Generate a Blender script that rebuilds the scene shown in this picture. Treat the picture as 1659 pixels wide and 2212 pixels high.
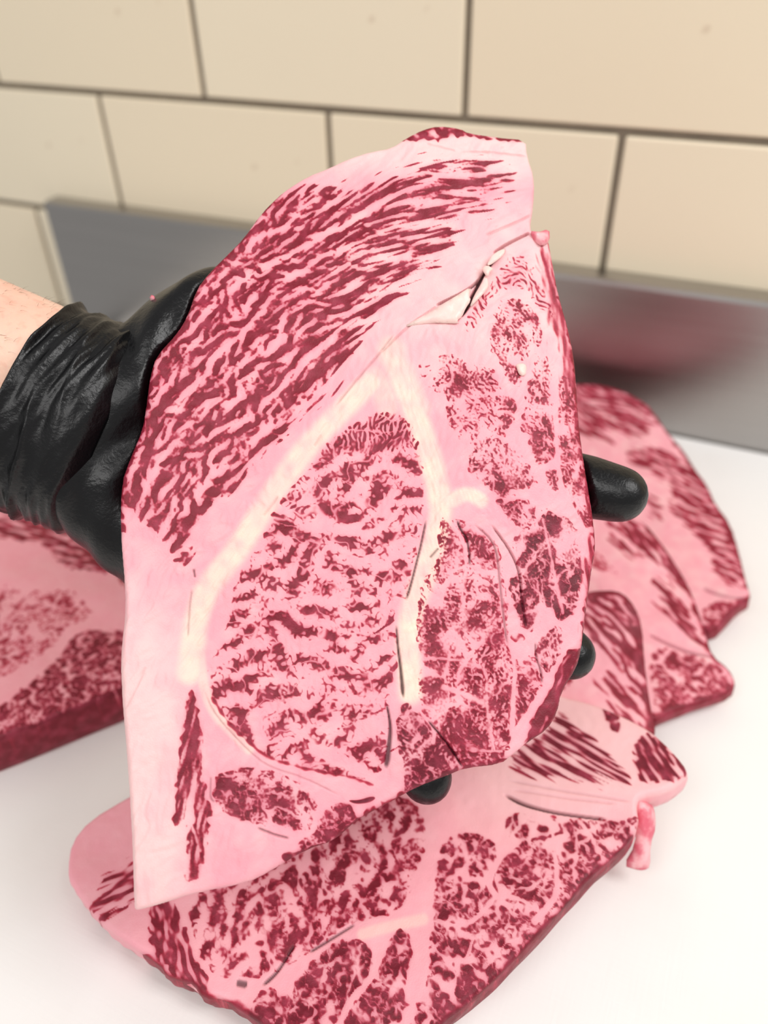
import bpy, bmesh, math, random
import numpy as np
from mathutils import Vector, Matrix

# ------------------------------------------------------------------ clear
for o in list(bpy.data.objects):
    bpy.data.objects.remove(o, do_unlink=True)
scene = bpy.context.scene
COL = scene.collection

# ------------------------------------------------------------------ camera
# solved from the tile joints: the wall is the plane y = WALL_Y, the board top is z = 0
FPX = 1700.0
CX, CY = 829.5, 1106.0
_d = np.array([885 - CX, 3300 - CY, FPX]); _d /= np.linalg.norm(_d)
_l = np.array([-3794 - CX, -130 - CY, FPX]); _l -= _d * (_l @ _d); _l /= np.linalg.norm(_l)
RW = np.array([-_l, np.cross(-_d, -_l), -_d])        # image (right, down, forward) -> world
CAM = np.array([0.0, 0.0, 0.34])
cam_data = bpy.data.cameras.new('camera')
cam = bpy.data.objects.new('camera', cam_data)
COL.objects.link(cam)
_r, _u, _f = RW @ [1, 0, 0], RW @ [0, -1, 0], RW @ [0, 0, 1]
cam.matrix_world = Matrix(((_r[0], _u[0], -_f[0], CAM[0]), (_r[1], _u[1], -_f[1], CAM[1]),
                           (_r[2], _u[2], -_f[2], CAM[2]), (0, 0, 0, 1)))
cam_data.sensor_fit = 'VERTICAL'
cam_data.sensor_height = 36.0
cam_data.lens = 36.0 * FPX / 2212.0
cam_data.clip_start = 0.01
cam_data.dof.use_dof = True
cam_data.dof.focus_distance = 0.288
cam_data.dof.aperture_fstop = 5.2
scene.camera = cam

# ------------------------------------------------------------------ light
scene.view_settings.view_transform = 'Standard'
scene.view_settings.look = 'None'
scene.view_settings.gamma = 1.0
scene.view_settings.use_curve_mapping = False
scene.view_settings.exposure = 0.10
world = bpy.data.worlds.new('room_ambient')
scene.world = world
world.use_nodes = True
world.node_tree.nodes['Background'].inputs[0].default_value = (1.0, 0.98, 0.97, 1)
world.node_tree.nodes['Background'].inputs[1].default_value = 0.42

def area_light(name, loc, target, sx, sy, power, color=(1, 1, 1)):
    l = bpy.data.lights.new(name, 'AREA')
    l.shape = 'RECTANGLE'; l.size = sx; l.size_y = sy
    l.energy = power; l.color = color
    o = bpy.data.objects.new(name, l); COL.objects.link(o)
    o.location = loc
    o.rotation_euler = (Vector(target) - Vector(loc)).to_track_quat('-Z', 'Y').to_euler()
    return o
# ceiling panels of the cutting room
area_light('ceiling_panel_light', (0.95, 0.30, 1.35), (-0.05, 0.25, 0.0), 0.6, 0.9, 14, (1.0, 0.985, 0.975))
area_light('ceiling_panel_light', (-0.15, -1.1, 1.75), (-0.1, 0.35, 0.1), 1.8, 0.9, 19, (1.0, 0.98, 0.965))
# ------------------------------------------------------------------ meat fields (numpy)
def ray(p):
    p = np.atleast_2d(np.asarray(p, float))
    v = np.column_stack([(p[:, 0] - CX) / FPX, (p[:, 1] - CY) / FPX, np.ones(len(p))])
    return v @ RW.T
def project(P):
    q = (P - CAM) @ RW
    return np.column_stack([q[:, 0] / q[:, 2] * FPX + CX, q[:, 1] / q[:, 2] * FPX + CY])
def at_z(px, py, z):
    r = ray((px, py))[0]; return CAM + r * (z - CAM[2]) / r[2]
def at_y(px, py, y):
    r = ray((px, py))[0]; return CAM + r * (y - CAM[1]) / r[1]
def at_d(px, py, d):
    return CAM + ray((px, py))[0] * d

def sstep(a, b, x):
    t = np.clip((x - a) / (b - a), 0, 1); return t * t * (3 - 2 * t)

def sdf(P, poly):
    """signed distance to a polygon, positive inside"""
    poly = np.asarray(poly, float)
    d2 = np.full(len(P), 1e18); ins = np.zeros(len(P), bool)
    x, y = P[:, 0], P[:, 1]
    n = len(poly)
    for i in range(n):
        a = poly[i]; b = poly[(i + 1) % n]; e = b - a
        wx, wy = x - a[0], y - a[1]
        t = np.clip((wx * e[0] + wy * e[1]) / (e @ e + 1e-20), 0, 1)
        d2 = np.minimum(d2, (wx - e[0] * t) ** 2 + (wy - e[1] * t) ** 2)
        if a[1] != b[1]:
            c = ((a[1] <= y) & (b[1] > y)) | ((b[1] <= y) & (a[1] > y))
            xi = a[0] + (y - a[1]) / (b[1] - a[1]) * e[0]
            ins ^= c & (x < xi)
    d = np.sqrt(d2)
    return np.where(ins, d, -d)

def line_dist(P, pts):
    """distance to a polyline and the parameter 0..1 along it"""
    pts = np.asarray(pts, float)
    best = np.full(len(P), 1e9); par = np.zeros(len(P))
    L = np.r_[0, np.cumsum(np.hypot(*np.diff(pts, axis=0).T))]
    for i in range(len(pts) - 1):
        a, b = pts[i], pts[i + 1]; e = b - a
        w = P - a
        t = np.clip((w @ e) / (e @ e), 0, 1)
        d = np.hypot(w[:, 0] - e[0] * t, w[:, 1] - e[1] * t)
        m = d < best
        best[m] = d[m]; par[m] = (L[i] + t[m] * (L[i + 1] - L[i])) / L[-1]
    return best, par

def smooth_poly(pts, n=2):
    p = np.asarray(pts, float)
    for _ in range(n):
        q = np.roll(p, -1, 0)
        p = np.stack([p * .75 + q * .25, p * .25 + q * .75], 1).reshape(-1, 2)
    return p

def smooth_line(pts, n=3):
    p = np.asarray(pts, float)
    for _ in range(n):
        if len(p) < 3: break
        q = np.stack([p[:-1] * .75 + p[1:] * .25, p[:-1] * .25 + p[1:] * .75], 1).reshape(-1, 2)
        p = np.concatenate([p[:1], q[1:-1], p[-1:]])
    return p

class Noise:
    """gaussian filtered random fields on a regular grid, isotropic or oriented"""
    def __init__(s, shape, step, seed):
        s.shape, s.step = shape, step
        s.rng = np.random.default_rng(seed)
        s.fy = np.fft.fftfreq(shape[0], step)[:, None]
        s.fx = np.fft.rfftfreq(shape[1], step)[None, :]
    def white(s):
        return np.fft.rfft2(s.rng.standard_normal(s.shape))
    def _n(s, F):
        a = np.fft.irfft2(F, s.shape); a -= a.mean(); return a / (a.std() + 1e-12)
    def iso(s, size, band=True, W=None):
        W = s.white() if W is None else W
        r2 = s.fx ** 2 + s.fy ** 2
        k = np.exp(-2 * (math.pi * size) ** 2 * r2)
        if band: k = k - np.exp(-2 * (math.pi * size * 1.9) ** 2 * r2)
        return s._n(W * k)
    def oriented(s, long, short, theta, n=10, band=True):
        """theta: angle field (rad) of the long axis"""
        W = s.white(); bank = []
        for i in range(n):
            a = math.pi * i / n
            u = s.fx * math.cos(a) + s.fy * math.sin(a); v = -s.fx * math.sin(a) + s.fy * math.cos(a)
            k = np.exp(-2 * math.pi ** 2 * ((long * u) ** 2 + (short * v) ** 2))
            if band: k = k - np.exp(-2 * math.pi ** 2 * ((long * u) ** 2 + (short * 2.0 * v) ** 2))
            bank.append(s._n(W * k))
        bank = np.array(bank)
        t = (theta % math.pi) / math.pi * n
        i0 = np.floor(t).astype(int) % n; f = t - np.floor(t); i1 = (i0 + 1) % n
        yy, xx = np.indices(s.shape)
        return (bank[i0, yy, xx] * (1 - f) + bank[i1, yy, xx] * f) / np.sqrt((1 - f) ** 2 + f ** 2 + 1.2 * f * (1 - f))
    def cells(s, X, Y, size, warp=0.35, stretch=1.0, theta=0.0):
        """F2-F1 of jittered cells, in units of the cell size"""
        wx, wy = s.iso(size * .45, False), s.iso(size * .45, False)
        vx, vy = s.iso(size * .13, False), s.iso(size * .13, False)
        x = (X + (wx * .5 + vx * .22) * size * warp) / size; y = (Y + (wy * .5 + vy * .22) * size * warp) / size
        c, sn = math.cos(theta), math.sin(theta)
        x, y = (x * c + y * sn) / stretch, (-x * sn + y * c)
        x -= x.min() - 2; y -= y.min() - 2
        nx, ny = int(x.max()) + 4, int(y.max()) + 4
        jx, jy = s.rng.random((ny, nx)), s.rng.random((ny, nx))
        ix, iy = x.astype(int), y.astype(int)
        f1 = np.full(x.shape, 9.); f2 = np.full(x.shape, 9.)
        for dy in (-1, 0, 1):
            for dx in (-1, 0, 1):
                d = np.hypot(ix + dx + jx[iy + dy, ix + dx] - x, iy + dy + jy[iy + dy, ix + dx] - y)
                f2 = np.minimum(f2, np.maximum(f1, d)); f1 = np.minimum(f1, d)
        return f2 - f1

class Slab:
    """the cut face of a steak: a plane (with bend) seen through pixel outlines, sampled on a metric grid"""
    def __init__(s, origin, ex, ey, outline_px, step, seed, bend=None):
        s.o = np.asarray(origin, float)
        s.ex = np.asarray(ex, float); s.ex /= np.linalg.norm(s.ex)
        s.ey = np.asarray(ey, float); s.ey -= s.ex * (s.ey @ s.ex); s.ey /= np.linalg.norm(s.ey)
        s.n = np.cross(s.ey, s.ex)
        s.bend = bend or (lambda x, y: np.zeros_like(x))
        s.step = step
        s.out = s.local(smooth_poly(outline_px, 1))
        lo, hi = s.out.min(0) - 3 * step, s.out.max(0) + 3 * step
        nx, ny = int((hi[0] - lo[0]) / step) + 1, int((hi[1] - lo[1]) / step) + 1
        s.shape = (ny, nx)
        s.X, s.Y = np.meshgrid(lo[0] + np.arange(nx) * step, lo[1] + np.arange(ny) * step)
        s.px = project(s.world(s.X.ravel(), s.Y.ravel()))
        s.N = Noise(s.shape, step * 1000, seed)          # noise sizes in millimetres
        s.dout = sdf(np.column_stack([s.X.ravel(), s.Y.ravel()]), s.out).reshape(s.shape) * 1000
        s.lean = np.full(s.shape, -1.0)
        s.cream = np.zeros(s.shape); s.deep = np.zeros(s.shape); s.dark = np.zeros(s.shape)
        s.pale = np.zeros(s.shape)
        s.relief = np.zeros(s.shape)
        s.label = np.zeros(s.shape, int); s.names = ['body']
        s.labsd = np.zeros(s.shape)
    def world(s, x, y, h=0.0):
        return s.o + np.outer(x, s.ex) + np.outer(y, s.ey) + np.outer(s.bend(x, y) + h, s.n)
    def local(s, p):
        r = ray(p); h = np.zeros(len(r))
        for _ in range(8):
            t = ((s.o - CAM) @ s.n + h) / (r @ s.n)
            q = CAM + r * t[:, None] - s.o
            x, y = q @ s.ex, q @ s.ey
            h = s.bend(x, y)
        return np.column_stack([x, y])
    def region_sd(s, poly, k=2):
        poly = s.local(smooth_poly(poly, k))
        lo, hi = poly.min(0) - .006, poly.max(0) + .006
        m = (s.X > lo[0]) & (s.X < hi[0]) & (s.Y > lo[1]) & (s.Y < hi[1])
        sd = np.full(s.shape, -6.0)
        sd[m] = sdf(np.column_stack([s.X[m], s.Y[m]]), poly) * 1000
        return sd
    def line(s, pts):
        d, t = line_dist(np.column_stack([s.X.ravel(), s.Y.ravel()]), s.local(smooth_line(pts)))
        return d.reshape(s.shape) * 1000, t.reshape(s.shape)
    def muscle(s, name, poly, marb, edge=None, soft=0.45, deep=0.0, part=True):
        """marb: signed marbling field, >0 is lean.  edge: wobble of the border in mm"""
        sd = s.region_sd(poly)
        e = sd if edge is None else sd + edge
        L = np.minimum(marb, e / soft)
        s.lean = np.maximum(s.lean, np.clip(L, -1, 1.5))
        w = sstep(-.5, .5, sd)
        s.deep = s.deep * (1 - w) + deep * w
        if part:
            s.names.append(name)
            m = sd > 0.0
            s.label[m] = len(s.names) - 1
        return sd
    def N_blur(s, a, size=1.2):
        k = np.exp(-2 * (math.pi * size) ** 2 * (s.N.fx ** 2 + s.N.fy ** 2))
        return np.clip(np.fft.irfft2(np.fft.rfft2(a) * k, s.shape), 0, 1)
    def vein(s, pts, w0, w1=None, amount=2.0):
        """fat vein along a polyline, width in mm"""
        w1 = w0 if w1 is None else w1
        if not hasattr(s, 'vw'): s.vw = s.N.iso(1.6, False), s.N.iso(.6)
        d, t = s.line(pts)
        d = np.abs(d + .45 * s.vw[0] * np.clip(d, 0, 1)) + .12 * s.vw[1]
        w = (w0 + (w1 - w0) * t) * .5 * np.clip(1 + .35 * s.vw[0], .3, 2)
        s.lean = np.minimum(s.lean, (d - w) * amount * .7)
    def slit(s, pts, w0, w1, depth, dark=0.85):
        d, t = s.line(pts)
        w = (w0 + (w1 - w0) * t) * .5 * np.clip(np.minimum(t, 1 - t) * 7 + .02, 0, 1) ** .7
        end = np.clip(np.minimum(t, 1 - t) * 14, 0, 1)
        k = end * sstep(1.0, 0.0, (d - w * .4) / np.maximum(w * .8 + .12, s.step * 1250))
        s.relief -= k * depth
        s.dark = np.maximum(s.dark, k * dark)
    def seam(s, pts, w, amount=1.0):
        d, t = s.line(pts)
        s.cream = np.maximum(s.cream, amount * sstep(w * .62, w * .22, d))
        return d
# ------------------------------------------------------------------ tracing helpers (crop -> photo pixels)
def C1(*p): return [(400 + x * .5425, 240 + y * .5425) for x, y in p]
def C2(*p): return [(240 + x * .434, 800 + y * .434) for x, y in p]
def C3(*p): return [(800 + x * .3737, 480 + y * .3737) for x, y in p]
def C4(*p): return [(800 + x * .3737, 1100 + y * .3737) for x, y in p]
def C5(*p): return [(240 + x * .4581, 1380 + y * .4581) for x, y in p]
def B2(*p): return [(900 + x * .3918, 1450 + y * .3918) for x, y in p]
def B3(*p): return [(100 + x * .5425, 1650 + y * .5425) for x, y in p]

def held_fields(step):
    d0 = 0.282
    o = at_d(780, 1100, d0)
    right, down, fwd = RW @ [1, 0, 0], RW @ [0, 1, 0], RW @ [0, 0, 1]
    ex = right + fwd * .05
    ey = down - fwd * .16
    def bend(x, y):
        b = -0.9 * np.clip(x - .035, 0, None) ** 2 * 3.0          # right side falls back
        b = b - 1.1 * np.clip(-x - .045, 0, None) ** 2            # left side, a little
        return b - .25 * y ** 2 + .0012 * np.sin(x * 55 + 1) * np.sin(y * 38)
    outline = [(948, 267), (997, 273), (1013, 283), (1075, 292), (1138, 297), (1141, 335), (1157, 381), (1154, 446), (1146, 492),
        (1160, 503), (1181, 495), (1187, 517), (1200, 587), (1208, 631), (1230, 707), (1241, 761), (1247, 816), (1252, 906), (1263, 992),
        (1275, 1063), (1286, 1134), (1290, 1186), (1282, 1223), (1275, 1276), (1265, 1347), (1258, 1406), (1248, 1444),
        (1215, 1496), (1207, 1541), (1185, 1578), (1144, 1604), (1110, 1631), (1084, 1653), (1006, 1661), (968, 1677),
        (901, 1702), (849, 1732), (800, 1758), (771, 1774), (721, 1820), (661, 1838), (579, 1888), (533, 1911), (423, 1932),
        (340, 1958), (300, 1969), (289, 1969), (287, 1955), (284, 1838), (274, 1664), (258, 1472), (260, 1390), (267, 1342), (268, 1277), (257, 1147),
        (259, 1043), (279, 987), (305, 926), (313, 880), (316, 856), (322, 809), (335, 766), (380, 718), (403, 680), (422, 622), (450, 585), (487, 549),
        (525, 511), (563, 457), (601, 419), (622, 403), (665, 376), (709, 360), (755, 338), (801, 324), (845, 316), (877, 294), (915, 275)]
    S = Slab(o, ex, ey, outline, step, 11, bend)
    N = S.N; X, Y = S.X, S.Y
    px = S.px[:, 0].reshape(S.shape); py = S.px[:, 1].reshape(S.shape)
    XM, YM = X * 1000, Y * 1000
    wob = N.iso(2.0, False); wob2 = N.iso(.8)
    fine = N.iso(.28)
    # --- cap muscle: streaks that run up to the right, steeper on the left
    along = np.clip((px - 300) / 800, 0, 1)
    th_cap = -np.radians(62 - 46 * along ** .8) + .10 * N.iso(9, False)
    blob = N.oriented(1.3, .72, th_cap + .55 * wob)
    streak = N.oriented(3.2, .42, th_cap)
    big = N.oriented(4.6, 1.1, th_cap)
    river = N.oriented(9.0, 1.0, th_cap)
    k = sstep(.25, .8, along)
    cap = (1 - k) * (.62 * blob + .28 * streak + .55 * big) + k * (.25 * blob + .7 * streak + .8 * big) + .14 * fine
    fade = sstep(.5, 1.0, along)
    cap = cap - .38 * np.clip(river, 0, 2) + .30 - .30 * fade
    edge_cap = 2.4 * N.oriented(4.5, .55, th_cap) - .4
    cap_poly = [(560, 430), (622, 402), (720, 398), (790, 402), (838, 386), (872, 372), (900, 352), (960, 342), (1062, 338), (1072, 366), (1105, 372),
        (1098, 408), (1062, 441), (1007, 466), (960, 482), (1000, 508), (942, 565), (894, 592), (861, 634), (818, 685), (790, 716), (758, 776), (740, 815),
        (706, 848), (660, 884), (638, 915), (609, 935), (587, 960), (561, 990), (526, 1024), (509, 1062), (483, 1068), (457, 1102), (427, 1133),
        (412, 1150), (410, 1203), (378, 1225), (372, 1180), (350, 1168), (331, 1150), (305, 1124), (279, 1098), (240, 1075), (230, 900), (300, 700), (450, 540)]
    S.muscle('cap_muscle', cap_poly, cap, edge_cap * sstep(-.2, .6, along) + .5 * wob, .5, .15)
    S.muscle('top_strip', C1((860, 112), (880, 92), (950, 55), (1010, 36), (1100, 50), (1170, 75), (1375, 96), (1350, 118), (1300, 114), (1180, 110), (1120, 92), (1060, 98), (1000, 112), (940, 114), (890, 120)),
             .5 + .6 * wob2, .5 * wob2, .5, .1)
    # --- eye muscle: curly worms and rings, bands below, finer and denser at the left
    eye_poly = C2((1385, 200), (1470, 240), (1520, 330), (1540, 450), (1562, 560), (1550, 700), (1535, 840), (1500, 1000), (1465, 1145), (1405, 1165), (1415, 1270), (1430, 1400)) + \
        C5((1355, 110), (1300, 250), (1310, 350), (1300, 470), (1290, 600), (1240, 690), (1130, 655), (1000, 633), (860, 603), (720, 550), (640, 480), (540, 380), (480, 280), (458, 170), (462, 90)) + \
        C2((540, 1400), (580, 1240), (600, 1140), (640, 1020), (700, 920), (770, 810), (810, 700), (870, 620), (950, 520), (1020, 430), (1130, 320), (1220, 260), (1310, 215))
    th_eye = -np.radians(14 + 25 * sstep(1250, 950, py)) + .5 * N.iso(4.5, False)
    nf = N.iso(.72)
    nb = N.oriented(1.1, .8, th_eye + .5 * wob)
    isl = N.oriented(2.4, 1.5, th_eye)
    n3 = N.iso(.33)
    leftd = sstep(800, 520, px + (py - 1250) * .35)
    dense = leftd + .35 * sstep(1250, 1000, py)
    eye = .72 * isl + 1.0 * (.55 - np.abs(nf + .1)) + .30 * np.clip(nb, -1, 2) + .16 * n3 - .20 + .26 * dense
    top = sstep(1010, 930, py)
    eye = eye * (1 - top) + top * (.9 * N.oriented(.75, .34, np.full(S.shape, -1.2) + .5 * wob) + .28)
    ce = N.cells(XM, YM, 9.0, .5, 1.6, -.15)
    eye = np.minimum(eye, (ce - .055) * 9)
    S.muscle('eye_muscle', eye_poly, eye, .35 * wob2, .35, .25)
    # rim of lean along the lower border of the eye
    d, t = S.line(C5((480, 280), (540, 380), (640, 480), (720, 550), (860, 600), (1000, 630), (1130, 650), (1235, 690)))
    S.lean = np.maximum(S.lean, np.clip((.45 + .2 * wob2 - d) * 1.2, -1, 1))
    # --- strip muscle at the lower left
    strip = C5((385, 195), (400, 300), (420, 400), (430, 560), (430, 680), (470, 790), (465, 860), (445, 1000), (432, 1080), (376, 1160), (338, 1080), (372, 1040), (345, 985), (372, 860), (335, 850), (290, 905), (308, 760), (314, 600), (330, 480), (355, 350))
    th = np.full(S.shape, 1.75)
    S.muscle('strip_muscle', strip, .5 * N.oriented(2.5, .5, th) + .35 + .1 * fine + .4 * sstep(1700, 1550, py) - .3 * sstep(1800, 1880, py), .5 * wob2, .4, .3)
    S.vein(C5((398, 640), (385, 720), (370, 800), (372, 850)), 1.3, 3.6)
    S.vein(C5((372, 850), (420, 1000)), 1.0, .5)
    # --- lobed, finely flecked muscles
    FL = [N.oriented(.62, .33, 1.45 + .9 * wob), N.oriented(.62, .33, .5 + .9 * wob)]
    CE = [(N.cells(XM, YM, 9.0, .55, 1.9, 1.45), N.cells(XM, YM, 3.8, .6, 1.6, 1.3)), (N.cells(XM, YM, 7.0, .55, 1.5, .5), N.cells(XM, YM, 3.2, .6, 1.4, .5))]
    patch = N.iso(3.0, False)
    lowf = N.iso(2.2, False); mid = N.iso(.9)
    def lobed(vein, fleck, bias, v=0, big=.25):
        m = bias + fleck * (.8 * FL[v] + .55 * fine) + big * lowf + .25 * mid
        thick = vein * np.clip(1 + .7 * patch, .1, 2)
        return np.minimum(np.minimum(m, (CE[v][0] - thick + .03 * fine) * 5), CE[v][1] * 3.0 - .2 + .3 * mid + .2 * lowf + .15 * fine)
    S.muscle('oval_muscle', C5((500, 635), (560, 628), (630, 597), (740, 618), (860, 655), (925, 730), (972, 770), (955, 850), (935, 915), (850, 895), (740, 882), (620, 862), (530, 815), (478, 752), (485, 690)),
             lobed(.13, .45, .78, 1), .3 * wob2, .35, .55)
    S.muscle('tail_muscle', C5((1030, 790), (1110, 765), (1155, 820), (1175, 865), (1050, 972), (920, 1012), (870, 965), (950, 925), (985, 850)), lobed(.09, .45, .8, 1), .3 * wob2, .35, .5)
    S.muscle('rim_fleck', C5((800, 1020), (830, 995), (880, 1000), (915, 990), (925, 1020), (860, 1060), (815, 1065)), .45 + .4 * wob2, .4 * wob2, .4, .7)
    S.muscle('rim_fleck', C5((755, 1085), (800, 1065), (790, 1100), (750, 1125)), .3 + .5 * wob2, .4 * wob2, .4, .2, False)
    S.muscle('vessel', C5((1110, 760), (1170, 762), (1230, 742), (1252, 752), (1220, 775), (1150, 782)), np.ones(S.shape), None, .3, 1.0, False)
    # --- right hand side
    side = C4((412, 38), (440, 60), (520, 62), (620, 80), (720, 170), (750, 260), (770, 400), (800, 560), (790, 720), (800, 800), (830, 885), (935, 830), (990, 940), (1000, 1000), (960, 1080),
              (900, 1180), (850, 1240), (815, 1290), (800, 1400), (770, 1455), (700, 1510), (550, 1515), (470, 1410), (380, 1280), (310, 1180), (282, 1100), (270, 970), (310, 880), (270, 780), (265, 680), (280, 540), (310, 400), (370, 330), (400, 280), (392, 150))
    dd = sstep(1330, 1520, py)
    S.muscle('inner_muscle', side, lobed(.11, .6, .44, 0, .25) + .25 * dd, .3 * wob2, .35, .35)
    S.vein(C4((420, 20), (470, 90), (540, 180), (560, 330), (530, 460), (540, 600), (560, 740)), 1.9, .5)
    S.vein(C4((540, 600), (600, 560), (620, 480)), 1.0, .4)
    S.vein(C4((600, 60), (700, 160), (740, 260), (752, 500), (790, 780)), 1.1, 1.0)
    S.vein(C4((280, 870), (420, 860), (560, 880), (680, 930), (670, 1090), (690, 1260), (720, 1400)), .9, .9)
    S.vein(C4((420, 1030), (520, 1060), (650, 1120)), 1.6, 1.6)
    S.vein(C4((800, 780), (840, 900), (830, 1060), (820, 1300)), 1.0, 2.2)
    S.vein(C4((560, 1370), (640, 1400), (760, 1400)), .9, .7)
    S.muscle('wedge_muscle', C4((200, 1105), (240, 1140), (300, 1200), (360, 1270), (450, 1370), (535, 1485), (450, 1560), (270, 1625), (185, 1655), (200, 1500), (160, 1380), (145, 1260), (170, 1160)),
             lobed(.09, .45, .75, 1, .2), .3 * wob2, .35, .75)
    S.vein(C4((300, 1190), (370, 1260), (360, 1340)), 1.0, 1.6)
    S.muscle('dark_muscle', C4((850, 130), (960, 95), (1010, 10), (1100, 30), (1185, 80), (1215, 200), (1222, 400), (1192, 560), (1140, 635), (1080, 655), (1060, 560), (1000, 590), (965, 695), (910, 715), (865, 650), (830, 560), (795, 440), (830, 380), (865, 330), (850, 250), (815, 180)),
             lobed(.08, .45, .80, 0, .35), .4 * wob2, .35, .8)
    S.vein(C4((1000, 60), (1040, 250), (1070, 420), (1110, 600)), .9, 1.2)
    S.muscle('leaf_muscle', C4((1075, 655), (1105, 700), (1105, 820), (1062, 905), (1030, 955), (975, 905), (948, 850), (962, 770), (1010, 730)), lobed(.08, .45, .75, 0), .3 * wob2, .35, .7)
    S.muscle('small_fleck', C4((830, 700), (905, 745), (880, 770), (800, 755)), .2 + .5 * wob2, .3 * wob2, .35, .4, False)
    S.muscle('edge_muscle', C4((1245, 790), (1235, 930), (1140, 1060), (1120, 1180), (1050, 1300), (900, 1385), (885, 1345), (930, 1240), (1000, 1100), (1070, 1000), (1100, 880), (1150, 805)),
             .75 + .35 * N.oriented(1.5, .5, np.full(S.shape, 2.1)) + .2 * wob2, .4 * wob2, .4, .45)
    S.muscle('upper_muscle', C3((790, 425), (900, 445), (960, 520), (1003, 640), (985, 705), (945, 745), (905, 800), (892, 900), (850, 968), (797, 905), (770, 820), (700, 745), (685, 680), (715, 600), (690, 560), (740, 480)),
             lobed(.10, .7, .06, 0, .4), .5 * wob2, .4, .2)
    S.muscle('pale_fringe', C3((840, 170), (920, 240), (1010, 400), (1075, 540), (1020, 540), (950, 440), (870, 350), (770, 380), (700, 430), (640, 560), (530, 650), (640, 430), (760, 270)),
             .55 * N.oriented(.8, .35, np.full(S.shape, 1.1) + .6 * wob) - .22, .9 * wob2, .6, .1, False)
    S.muscle('flecked_muscle', C3((278, 880), (318, 800), (420, 868), (395, 778), (480, 766), (545, 800), (575, 900), (600, 818), (660, 816), (702, 880), (785, 1000), (855, 1018), (845, 1100), (795, 1195), (720, 1240), (600, 1310), (500, 1240), (445, 1150), (455, 1000), (395, 992), (325, 960)),
             lobed(.10, .7, .02, 0, .4), .5 * wob2, .4, .2)
    S.muscle('long_muscle', C3((960, 766), (1012, 758), (1042, 840), (1042, 1000), (1052, 1120), (1072, 1250), (1062, 1375), (990, 1415), (915, 1330), (935, 1225), (855, 1212), (895, 1100), (895, 980), (935, 900)),
             lobed(.09, .65, .15, 0, .3) + .25 * sstep(880, 980, py), .4 * wob2, .4, .3)
    S.muscle('right_muscle', C3((1088, 890), (1185, 910), (1225, 1040), (1240, 1170), (1090, 1185), (1080, 1020)), lobed(.08, .6, .25, 0, .3), .5 * wob2, .4, .2)
    S.muscle('right_muscle', C3((1085, 1210), (1230, 1205), (1255, 1400), (1280, 1560), (1310, 1700), (1250, 1800), (1170, 1650), (1110, 1540), (1088, 1380)), lobed(.07, .5, .4, 0, .3), .5 * wob2, .4, .35)
    S.muscle('swirl_muscle', C3((600, 1290), (720, 1230), (840, 1320), (905, 1390), (965, 1500), (900, 1530), (740, 1605), (700, 1545), (620, 1480), (555, 1420), (570, 1350)), lobed(.06, .55, .3, 0, .45), .6 * wob2, .5, .55)
    S.muscle('small_muscle', C3((715, 1590), (800, 1620), (935, 1598), (965, 1700), (920, 1795), (840, 1745), (775, 1685)), lobed(.06, .5, .45, 1), .4 * wob2, .4, .6)
    S.muscle('small_muscle', C3((1010, 1425), (1085, 1430), (1092, 1545), (1028, 1562)), lobed(.05, .6, .35, 1), .4 * wob2, .4, .5)
    S.vein(C3((1060, 760), (1080, 1000), (1072, 1200), (1090, 1400), (1110, 1560), (1200, 1700), (1245, 1790)), 1.5, 1.6)
    S.vein(C3((960, 1520), (1100, 1570), (1170, 1680)), 1.6, 1.4)
    # lean rim on the cut edge, at the left and right
    rim = np.clip((1.1 + .8 * wob2 - S.dout) * .9, -1, 1)
    rimmask = ((px > 1180) & (py > 600) & (py < 1480)) | ((px < 640) & (py > 400) & (py < 1150) & (px < 470 - (py - 620) * .2)) | ((py > 1640) & (px > 640))
    S.lean = np.where(rimmask, np.maximum(S.lean, rim), S.lean)
    # the right flank shows a strip of bare red meat where the face rolls over
    fl = sstep(1120, 1190, px) * sstep(480, 560, py) * sstep(1420, 1250, py)
    flw = 5.2 - 2.6 * sstep(760, 1000, py)
    S.lean = np.maximum(S.lean, np.where(fl > .02, np.clip((flw + 1.2 * wob - S.dout) * .3, -1, .12) + .28 * N.oriented(3.0, .5, np.full(S.shape, 1.45)) - .05 * fl - (1 - fl), -1))
    S.deep *= 1 - .8 * fl * sstep(flw + 1, flw - 1, S.dout)
    # --- connective tissue, cream
    S.seam(C2((1290, 60), (1080, 270), (960, 400), (840, 560), (740, 720), (640, 880), (560, 980), (480, 1080), (430, 1200), (410, 1320), (390, 1500)), 9.5, .9)
    S.seam(C5((420, 60), (430, 200), (470, 330), (560, 430), (650, 520)), 4.0, .55)
    S.seam(C2((1480, 130), (1560, 330), (1620, 560), (1650, 700), (1600, 900), (1540, 1080), (1480, 1250), (1480, 1420), (1490, 1600)), 9.5, .9)
    S.seam(C3((450, 1620), (560, 1560), (640, 1610)), 6.0, .9)
    S.seam(C3((120, 740), (180, 900), (260, 1080)), 12.0, .75)
    S.seam(C3((40, 900), (100, 1060)), 10, .5)
    S.cream *= np.clip(.70 + .07 * wob + .05 * N.iso(1.2), 0, 1)
    fib = N.oriented(5, .35, np.full(S.shape, 0) + np.where(px < 800, -1.0, 1.4))
    S.relief += .10 * fib * np.clip(S.cream, 0, 1)
    # pale, nearly white outer fat at the lower left and top
    S.pale = np.clip(sstep(480, 300, px) * sstep(1100, 1500, py) + sstep(420, 330, py) + .6 * sstep(640, 800, px) * sstep(900, 700, py) * sstep(380, 500, py) + .12 * wob, 0, 1)
    # --- slits and vessels
    S.slit(C4((322, 60), (295, 200), (262, 330), (232, 450), (205, 532)), .2, .5, 1.0)
    S.slit(C4((150, 670), (160, 800), (175, 920), (190, 1095)), .2, 1.5, 1.0)
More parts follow.
